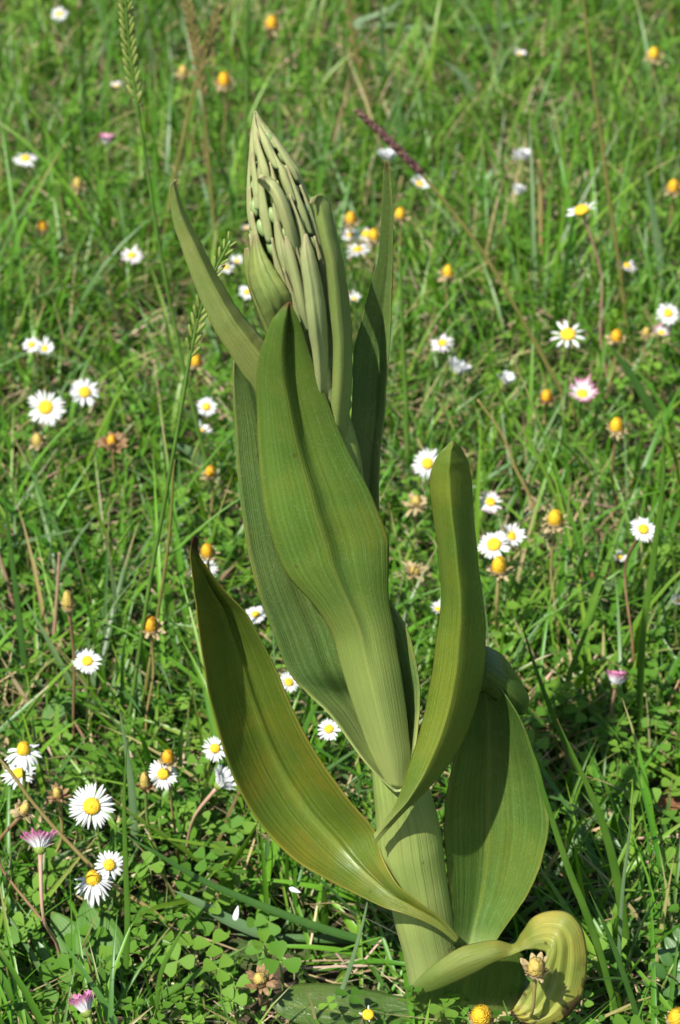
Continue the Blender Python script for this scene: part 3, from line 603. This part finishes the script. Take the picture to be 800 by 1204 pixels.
stalk('thin stalk with sparse seed head high behind the tall right leaf', [(408, -10), (414, 30), (422, 80), (432, 110)], (440, 150), (0.5, 12, 12), 'stalk_olive', 'seed_brown', 4, 8)
stalk('brown arching stalk leaning across the lower daisies', [(-70, 830), (0, 893), (40, 945), (80, 990), (130, 1038), (185, 1075)], (232, 1112), None, 'stem_tan', w=6)
stalk('tan upright stalk far back behind two white daisies', [(634, 188), (636, 230)], (637, 320), None, 'stem_tan', w=6)
stalk('dark green upright stalk far back at the edge of the spike', [(290, -20), (291, 60), (290, 140)], (288, 260), None, 'stalk_green', w=5)
stalk('straight green stalk behind the tall right leaf', [(470, 290), (474, 400), (478, 480)], (480, 580), None, 'stalk_green', w=6)
stalk('pinkish bare stem left of the slim faded cone', [(70, 650), (68, 690)], (60, 780), None, 'stem_pink', w=5)
stalk('reddish olive stem leaning in from the left edge', [(-14, 610), (0, 655), (12, 695)], (22, 740), None, 'stem_pink', w=5.5)
stalk('tan curved stem from the straw coloured daisy toward the rolled leaf', [(562, 470), (590, 510), (606, 550), (625, 590)], (640, 645), None, 'stem_tan', w=4)
stalk('green upright stem with tan joint left of the orchid', [(205, 540), (198, 640), (178, 770)], (162, 860), None, 'stalk_olive', w=5)

def blade(label, pts, foot, w, mat='blade', group='single broad grass blades', fold=0.25, y=None, flat=False, yt=None):
    """pts from the tip down in pixels"""
    f = on_z(*foot, 0.004); y0 = f.y
    n = len(pts); path = [on_y(px, py, (y0 if yt is None else y0 + (yt - y0) * (1 - i / n))) for i, (px, py) in enumerate(pts)] + [f]
    P = catmull(path[::-1], 40); T = np.gradient(P, axis=0); T /= np.linalg.norm(T, axis=1)[:, None]
    vd = P - np.array([0, 0, CAM_H]); vd /= np.linalg.norm(vd, axis=1)[:, None]
    nrm = np.array([-0.25, -0.7, 0.65]); sd_ = np.cross(T, nrm); sd_ /= np.linalg.norm(sd_, axis=1)[:, None]; nn = np.cross(sd_, T)
    for q in P[12::3]: hx, hy, hd = to_px(q[None]); heads.append((hx[0], hy[0], w * .5, hd[0]))
    t = np.linspace(0, 1, 40); k = y0 / FW.y * TH / 602 / 1.25
    ww = w * k * 0.5 * np.clip(1 - t ** 2.5, 0.03, 1) * np.clip(0.55 + t * 3, 0, 1)
    V = np.stack([P - sd_ * ww[:, None], P + nn * (ww * -fold)[:, None], P + sd_ * ww[:, None]], 1).reshape(-1, 3)
    uv = np.stack(np.meshgrid([0, .5, 1], t), -1).reshape(-1, 2)
    e = empty('grass_plant', f); e['label'] = label; e['category'] = 'grass blade'; e['group'] = group
    o = mesh_obj('blade', V, grid_faces(40, 3), M[mat], e, True, uv)
    m = o.modifiers.new('thickness', 'SOLIDIFY'); m.thickness = 0.00025; m.offset = 0
blade('long bright grass blade slanting past the broad right orchid leaf', [(614, 850), (630, 900), (645, 950), (668, 1020), (688, 1070), (705, 1120)], (732, 1215), 13)
blade('long bright grass blade crossing behind the slanting one at the right', [(655, 845), (680, 900), (702, 950), (718, 1000), (730, 1060)], (742, 1150), 15)
blade('thin pale bluish grass blade standing upright among the right blades', [(745, 925), (740, 980), (733, 1040), (729, 1100)], (727, 1190), 7, 'blade_blue')
blade('dark grass blade bending low right of the yellowed leaf', [(693, 1048), (712, 1090), (728, 1130)], (760, 1225), 10, 'blade_dark')
blade('pale bluish grass blade rising at the foot of the orchid', [(435, 1044), (428, 1080), (414, 1130), (398, 1175)], (380, 1215), 9, 'blade_blue')
blade('dark grass blade lying low from the daisies to the orchid foot', [(140, 978), (185, 1004), (240, 1036), (320, 1070), (400, 1098)], (478, 1116), 14, 'blade_dark')
blade('broad bluish grass blade lying flat with a frayed pale tip', [(202, 1046), (235, 1062), (270, 1082)], (330, 1106), 20, 'blade_blue')
blade('bright grass blade fanning up between daisies at the left foot', [(228, 1070), (205, 1110), (188, 1150)], (182, 1215), 9)
blade('dark grass blade crossing low beside the orchid foot', [(270, 1098), (330, 1102), (400, 1104)], (466, 1104), 16, 'blade_dark')
blade('pale grass blade lying along the foot left of the orchid', [(300, 1108), (240, 1140), (200, 1165)], (150, 1190), 13)
blade('upright green grass blade beside the lying bluish one', [(150, 870), (146, 940), (148, 1020), (150, 1090)], (146, 1180), 11)
blade('upright broad blade behind the large open white daisy', [(140, 830), (150, 890), (156, 940)], (160, 1020), 14, 'blade_blue')
blade('slender dark blade rising left of the slim faded cone', [(3, 560), (12, 640), (22, 720)], (34, 830), 11, 'blade_dark')
blade('tall curved blade beside the daisy on a reddish stem', [(778, 480), (780, 560), (768, 660), (755, 760)], (752, 890), 11, 'blade')
blade('bright short blade in front of the clover right of the orchid', [(610, 720), (628, 780), (650, 840), (668, 880)], (700, 960), 10)
blade('blade leaning right behind the bare cones', [(715, 680), (690, 740), (668, 800)], (655, 870), 9)
blade('blurred pale blade arching far back, lower one of a crossing pair', [(640, 18), (590, 30), (520, 34), (440, 30)], (385, 40), 8, 'blade_blue')
blade('blurred pale blade arching far back, rising one of a crossing pair', [(482, -4), (450, 14), (420, 26)], (390, 46), 8, 'blade_blue')
blade('broad leaning blade far back right of the seed head', [(520, 70), (545, 92)], (560, 120), 11, 'blade_blue')
blade('pale flat dry blade lying across the grass left of the orchid', [(200, 520), (222, 530)], (240, 548), 15, 'blade_blue')
blade('dry straw blade lying right of the rolled leaf', [(600, 720), (616, 750), (630, 775)], (655, 800), 7, 'blade_straw')
blade('dry straw blade slanting low at the left edge', [(0, 770), (20, 805)], (48, 850), 8, 'blade_straw')
blade('dry jointed straw stem reaching in at the lower right', [(812, 1090), (795, 1108), (778, 1124), (740, 1130)], (700, 1142), 7, 'blade_straw')
blade('blade rising steeply far back right edge', [(756, 190), (766, 240), (774, 290)], (782, 360), 12, 'blade_blue')
blade('slanting dark blade right of the pinkish stem', [(712, 400), (735, 430), (760, 470)], (790, 520), 14, 'blade_dark')

# loose petals and leaves lying in the turf
def oval_leaf(name, c, ax, nrm, L, w, mat, parent=None, cup=0.15, tipp=0.6):
    ax = Vector(ax).normalized(); nrm = Vector(nrm); sd_ = ax.cross(nrm).normalized(); nn = sd_.cross(ax).normalized(); V = []; uv = []
    for j in range(9):
        t = j / 8; ww = w * 0.5 * (max(0.0, math.sin(math.pi * t ** tipp)) ** 0.75 * 0.97 + 0.03)
        for i in range(5):
            s = i / 2 - 1; V.append(Vector(c) + ax * L * t + sd_ * ww * s + nn * (cup * w * (abs(s) ** 1.5 * 0.6) * math.sin(math.pi * t) - L * 0.12 * t * t)); uv.append((i / 4, t))
    o = mesh_obj(name, V, grid_faces(9, 5), mat, parent, True, uv)
    m = o.modifiers.new('thickness', 'SOLIDIFY'); m.thickness = 0.0003; m.offset = 0
    return o
for lab, px, py, z, ax, L in (('single white petal caught on a grass blade below the left leaf', 276, 1083, 0.05, (.2, .2, .9), .0075), ('fallen white petal lying in grass left of the stem', 340, 1044, 0.05, (.9, -.2, -.3), .006)):
    tag(oval_leaf('fallen_petal', on_z(px, py, z), ax, (0, -.8, .6), L, L * .36, M['petal']), lab, 'petal', 'fallen petals')
for lab, px, py, ax, L, w in (('broad soft green rosette leaf under the pink rimmed daisy', 128, 1150, (-.3, .8, .45), .042, .024), ('broad green rosette leaf beside it, tilted right', 100, 1130, (-.5, .5, .5), .028, .016), ('broad pale leaf low behind the slim faded cone', 60, 860, (.3, .6, .5), .025, .016)):
    tag(oval_leaf('weed_leaf', on_z(px, py, 0.012), ax, (0, -.6, .8), L, w, M['weed_leaf']), lab, 'leaf', 'broad weed leaves in the turf')
for lab, px, py, ax, L, w in (('curled rust brown dead leaf in the clover right of the orchid', 676, 690, (.8, .2, .1), .022, .012), ('rust brown dead leaf at the edge behind tall blades', 786, 580, (.4, .3, .6), .028, .014), ('small dark dead leaf on bare soil right of the orchid', 770, 950, (.8, .3, .1), .02, .012)):
    tag(oval_leaf('dead_leaf', on_z(px, py, 0.015), ax, (0, -.5, .8), L, w, M['dead_leaf'], None, 0.5), lab, 'leaf', 'dead brown leaves')

# vetch leaf with paired leaflets by the lower right edge
vp = [on_z(826, 1085, 0.045), on_z(800, 1120, 0.045), on_z(782, 1155, 0.035), on_z(762, 1200, 0.0)]
ve = tag(empty('vetch_plant', vp[-1]), 'dark green vetch leaf with paired rounded leaflets beside a round yellow cone', 'vetch')
V, F, uv = tube_geo([tuple(p) for p in vp[::-1]], [.0007] * 4, 6, 20); mesh_obj('stem', V, F, M['stem_green'], ve, True, uv)
vc = catmull([tuple(p) for p in vp], 9)
for i in range(8):
    for sgn in (-1, 1):
        t = Vector(vc[i] - vc[i + 1]).normalized(); sdv = t.cross(Vector((0, -.6, .8))).normalized() * sgn
        oval_leaf('leaflet', vc[i], sdv + t * .5 + Vector((0, 0, .15)), (0, -.6, .8), .0105, .0058, M['blade_dark'], ve, 0.15, 0.8)
# ------------------------------------------------------------------ clover leaves one can pick apart
def clover_leaf_geo(L):
    """one leaflet, base at origin along +x, in the xy plane"""
    V = [(0, 0, 0)]; prof = [(.25, .20), (.55, .40), (.82, .44), (.98, .28), (.97, 0)]
    up = [(x * L, y * L, 0.10 * L * y) for x, y in prof[:4]]; dn = [(x, -y, z) for x, y, z in up]; mid = [(x * .93 * L, 0, -0.03 * L) for x in (.3, .55, .82, 1.03)]
    V += up + dn + mid
    F = [(0, 9, 1), (0, 5, 9), (1, 9, 10, 2), (9, 5, 6, 10), (2, 10, 11, 3), (10, 6, 7, 11), (3, 11, 12, 4), (11, 7, 8, 12)]
    return np.array(V), F
CV, CF = clover_leaf_geo(1.0)
leaflet_me = bpy.data.meshes.new('leaflet'); leaflet_me.from_pydata(CV.tolist(), [], CF)
finish(leaflet_me, M['clover'], True, None, np.array([[0.085, 0.20, 0.020]] * len(CV)))
leaflet_me2 = bpy.data.meshes.new('leaflet'); leaflet_me2.from_pydata(CV.tolist(), [], CF)
finish(leaflet_me2, M['clover'], True, None, np.array([[0.125, 0.245, 0.026]] * len(CV)))
petiole_me = None
def clover(px, py, L, h, pale):
    global petiole_me
    c = on_z(px, py, h); e = tag(empty('clover_leaf', (c.x, c.y, 0)), clover_label(px, py, pale), 'clover', 'three part clover leaves in the turf')
    nrm = (Vector((random.uniform(-.35, .35), random.uniform(-.7, .1), 1))).normalized(); q = basis(nrm, random.uniform(0, 6)); me = leaflet_me2 if pale else leaflet_me
    for k in range(3):
        o = link(bpy.data.objects.new('leaflet', me), e); r = q @ Quaternion((0, 0, 1), k * 2.094 + random.uniform(-.15, .15)) @ Quaternion((0, 1, 0), random.uniform(-.25, .15))
        o.matrix_local = Matrix.Translation((0, 0, h)) @ r.to_matrix().to_4x4() @ Matrix.Scale(L, 4)
    V, F, uv = tube_geo([(c.x, c.y, -.003), (c.x + .001, c.y, h * .5), (c.x, c.y, h)], [.0006] * 3, 5, 6); mesh_obj('petiole', V, F, M['stem_green'], e, True, uv)
MARKS = [((101, 1188), 'near the closing pink streaked daisy'), ((47, 1000), 'below the pink rimmed daisy'), ((120, 1030), 'under the overlapping white daisies'), ((250, 1090), 'around the flat bluish blade'), ((310, 1150), 'around the withered brown rosette'), ((108, 940), 'round the large open daisy'),
         ((100, 790), 'round the daisy between bare cones'), ((190, 850), 'near the pale bare cone'), ((655, 760), 'at the foot of the tall tan stem'), ((724, 830), 'round the closing lilac daisy'), ((750, 720), 'round the tall dark reddish stem'), ((690, 900), 'behind the long slanting blades'), ((770, 930), 'beside the bare dark soil'), ((620, 680), 'behind the rolled orchid leaf')]
def clover_label(x, y, pale):
    m = min(MARKS, key=lambda q: (q[0][0] - x) ** 2 + (q[0][1] - y) ** 2)
    return ('pale ' if pale else 'deep ') + 'green three part clover leaf ' + m[1]
crng = random.Random(5)
cl_spots = [(330, 1130, 13), (100, 1105, 11), (4, 1112, 10), (120, 1130, 10), (755, 930, 11), (735, 920, 10), (785, 1015, 11), (70, 1145, 11), (230, 1085, 9), (205, 1110, 9), (250, 1110, 9)]
for k in range(85):
    reg = crng.random()
    if reg < .45: x, y = crng.uniform(-10, 330), crng.uniform(960, 1190)
    elif reg < .85: x, y = crng.uniform(600, 810), crng.uniform(640, 960)
    else: x, y = crng.uniform(0, 250), crng.uniform(740, 960)
    cl_spots.append((x, y, crng.uniform(5, 8.5)))
for x, y, L in cl_spots: clover(x, y, min(L, 9.5) * 0.001, crng.uniform(0.018, 0.042), crng.random() < .5)

# ------------------------------------------------------------------ stuff: turf
def vn(x, y, s):      # cheap smooth noise in 0..1
    return 0.5 + 0.25 * (np.sin(x * 9.1 * s + 1.7 * np.sin(y * 6.3 * s + 1)) + np.sin(y * 8.3 * s + 1.9 * np.sin(x * 7.7 * s + 2.2)))
H_ = np.array(heads)
def keep_clear(P, n, k):     # P (n*k,3): drop what would cover a flower head or stand in the orchid
    px, py, dep = to_px(P); bad = np.zeros(len(P), bool)
    for hx, hy, hr, hd in H_: bad |= ((px - hx) ** 2 + (py - hy) ** 2 < (hr * 0.95) ** 2) & (dep < hd + .004)
    bad |= (np.abs(P[:, 1] - YB) < 0.022) & (px > 240) & (px < 660) & (py < 1170) & (py > 300) & (P[:, 2] > .02)
    bad |= (P[:, 1] < YB) & (px > 440) & (px < 690) & (py < 1165)
    bad |= (P[:, 1] < 0.75) & (P[:, 2] > 0.03)
    return ~bad.reshape(n, k).any(1)
def blades(name, n, xr, yr, Lr, Wr, pal, label, cat, lean=(5, 65), bend=(0, 70), seg=6, tipdry=0.12, mat='grass', seed=1, dens=None, z0=0.0, clear=True, exclude=None, across=3):
    r = np.random.default_rng(seed)
    x = r.uniform(*xr, n); y = r.uniform(*yr, n)
    if dens is not None:
        ok = r.uniform(0, 1, n) < dens(x, y); x, y = x[ok], y[ok]
    if exclude is not None:
        ok = ~exclude(x, y); x, y = x[ok], y[ok]
    n = len(x); tuft = vn(x, y, 2.3)
    L = r.uniform(*Lr, n) * (0.65 + 0.7 * tuft) ; W = r.uniform(*Wr, n); az = r.uniform(0, 2 * np.pi, n) + 1.2 * (vn(x, y, 1.1) - .5)
    th0 = np.radians(r.uniform(*lean, n)); kb = np.radians(r.uniform(*bend, n)); tw = r.uniform(-.9, .9, n)
    t = np.linspace(0, 1, seg); th = th0[:, None] + kb[:, None] * t[None] ** 1.3
    ds = 1 / (seg - 1); rad = np.zeros((n, seg)); z = np.zeros((n, seg))
    rad[:, 1:] = np.cumsum(np.sin(th[:, :-1]) * ds, 1); z[:, 1:] = np.cumsum(np.cos(th[:, :-1]) * ds, 1)
    rad *= L[:, None]; z = z * L[:, None] + z0; z = np.maximum(z, 0.002)
    C = np.stack([x[:, None] + rad * np.cos(az)[:, None], y[:, None] + rad * np.sin(az)[:, None], z], -1)
    if clear:
        CC = np.concatenate([C, C[:, :-1] * .67 + C[:, 1:] * .33, C[:, :-1] * .33 + C[:, 1:] * .67], 1); ok = keep_clear(CC.reshape(-1, 3), n, CC.shape[1])
        C, W, az, th, tw, L = C[ok], W[ok], az[ok], th[ok], tw[ok], L[ok]; n = len(C)
    sv = np.stack([-np.sin(az), np.cos(az), np.zeros(n)], -1)[:, None]; fw = np.stack([np.cos(az)[:, None] * np.cos(th), np.sin(az)[:, None] * np.cos(th), -np.sin(th)], -1)
    a = (tw[:, None] * t[None])[..., None]; side = sv * np.cos(a) + fw * np.sin(a); nr = np.cross(side, np.stack([np.cos(az)[:, None] * np.sin(th), np.sin(az)[:, None] * np.sin(th), np.cos(th)], -1))
    ww = (W[:, None] * 0.5 * np.clip(1 - t ** 2.2, 0.04, 1) * np.clip(.6 + t * 2, 0, 1))[..., None]
    if across == 3: V = np.stack([C - side * ww, C + nr * ww * .35, C + side * ww], 2); us = [0, .5, 1]
    else: V = np.stack([C - side * ww, C + side * ww], 2); us = [0, 1]
    pal = np.array(pal); wgt = pal[:, 3] / pal[:, 3].sum(); ci = r.choice(len(pal), n, p=wgt)
    col = pal[ci, :3] * r.uniform(.8, 1.22, (n, 1)) * (1 + r.uniform(-.08, .08, (n, 3)))
    col = np.repeat(col[:, None], seg, 1); dry = (r.uniform(0, 1, n) < tipdry)[:, None] * np.clip((t - .72) / .2, 0, 1)[None]
    col = col * (1 - dry[..., None]) + np.array([.34, .26, .12]) * dry[..., None]
    col = np.repeat(col[:, :, None], across, 2).reshape(-1, 3)
    k = across; bi = (np.arange(n) * seg * k)[:, None, None] + (np.arange(seg - 1) * k)[None, :, None] + np.arange(k - 1)[None, None]
    F = np.stack([bi, bi + 1, bi + k + 1, bi + k], -1).reshape(-1, 4)
    uv = np.broadcast_to(np.stack(np.meshgrid(us, t), -1)[None], (n, seg, k, 2)).reshape(-1, 2)
    return tag(big_mesh(name, V.reshape(-1, 3), F, M[mat], col, uv), label, cat, None, 'stuff')
def fr(x, y): return np.abs(x) < 0.10 + 0.17 * y           # the strip of meadow in view and a step either side
PAL = [(.072, .190, .014, 4), (.104, .240, .019, 4), (.150, .275, .027, 2.6), (.070, .160, .032, 1.6), (.130, .215, .080, 1.0), (.38, .31, .14, .7), (.24, .15, .07, .3)]
blades('meadow_grass', 52000, (-.62, .62), (.60, 2.7), (.030, .085), (.0012, .0032), PAL, 'short green meadow grass growing all around the orchid', 'grass', dens=lambda x, y: np.where(fr(x, y), 1, .45) * np.clip((vn(x, y + .4, 3.3) - .22) * 3.2, .22, 1), seed=3)
blades('broad_grass', 4300, (-.5, .5), (.66, 1.6), (.05, .12), (.0028, .0048), PAL[:5], 'broad grass blades leaning every way in the turf', 'grass', (10, 75), (0, 70), 8, .25, seed=14, dens=lambda x, y: np.where(y < 1.1, 1, .5))
blades('tall_grass', 1900, (-.62, .62), (.92, 2.7), (.09, .17), (.0020, .0042), PAL[:5], 'longer loose grass blades standing above the turf', 'grass', (3, 40), (10, 80), 8, .3, seed=4)
blades('fine_turf', 26000, (-.6, .6), (.62, 2.6), (.012, .035), (.001, .0024), PAL[:4], 'fine short turf between the grass blades', 'grass', (20, 80), (0, 50), 4, .05, seed=5, across=2)
blades('dry_thatch', 15000, (-.6, .6), (.62, 2.6), (.02, .07), (.0007, .0018), [(.34, .27, .14, 2), (.46, .38, .23, 1), (.20, .13, .07, 1), (.40, .26, .20, .5)], 'dry straw and dead stems lying in the turf', 'straw', (60, 92), (-6, 10), 4, 0, 'straw', 6, z0=.008, across=2)
blades('outer_grass', 60000, (-4, 4), (-2.2, 7.5), (.05, .12), (.003, .006), PAL, 'meadow grass spreading out around the plot', 'grass', seg=4, seed=8, clear=False, exclude=lambda x, y: ((np.abs(x) < .6) & (y > .6) & (y < 2.6)) | ((np.abs(x) < .45) & (np.abs(y) < .65)), across=2)
blades('rosette_leaves', 5200, (-.6, .6), (.62, 2.6), (.016, .034), (.005, .010), [(.060, .165, .020, 2), (.085, .20, .026, 2), (.115, .225, .04, 1)], 'small rounded daisy rosette leaves covering the soil', 'leaves', (30, 75), (0, 40), 6, .03, seed=9, dens=lambda x, y: .35 + .65 * (vn(x, y, 1.7) > .5))

def clover_mass(n, seed):
    r = np.random.default_rng(seed); x = r.uniform(-.6, .6, n); y = r.uniform(.62, 2.6, n); ok = vn(x + .3, y, 1.5) > .42; x, y = x[ok], y[ok]; n = len(x)
    h = r.uniform(.012, .042, n); ok = keep_clear(np.stack([x, y, h], -1), n, 1); x, y, h = x[ok], y[ok], h[ok]; n = len(x)
    L = r.uniform(.0035, .0075, n); sp = r.uniform(0, 6.28, n); V = []; col = []
    pal = np.array([(.070, .175, .018), (.098, .215, .022), (.130, .250, .030)])
    tx, ty = r.uniform(-.4, .4, n), r.uniform(-.5, .4, n); cc = pal[r.integers(0, 3, n)] * r.uniform(.85, 1.2, (n, 1))
    for k in range(3):
        a = sp + k * 2.094; ca, sa = np.cos(a)[:, None], np.sin(a)[:, None]
        X = (CV[None, :, 0] * ca - CV[None, :, 1] * sa) * L[:, None]; Y = (CV[None, :, 0] * sa + CV[None, :, 1] * ca) * L[:, None]
        Z = CV[None, :, 2] * L[:, None] + X * tx[:, None] + Y * ty[:, None]
        V.append(np.stack([X + x[:, None], Y + y[:, None], Z + h[:, None]], -1)); col.append(np.repeat(cc[:, None], len(CV), 1))
    V = np.concatenate(V).reshape(-1, 3); col = np.concatenate(col).reshape(-1, 3)
    fq = np.array([list(f) if len(f) == 4 else [f[0], f[1], f[2], f[2]] for f in CF])
    tri = np.array([f for f in CF if len(f) == 3] + [t for f in CF if len(f) == 4 for t in ((f[0], f[1], f[2]), (f[0], f[2], f[3]))])
    F = (np.arange(3 * n) * len(CV))[:, None, None] + tri[None]
    tag(big_mesh('clover_mass', V, F.reshape(-1, 3), M['clover'], col), 'low clover leaves mixed through the turf', 'clover', None, 'stuff')
clover_mass(9000, 21)
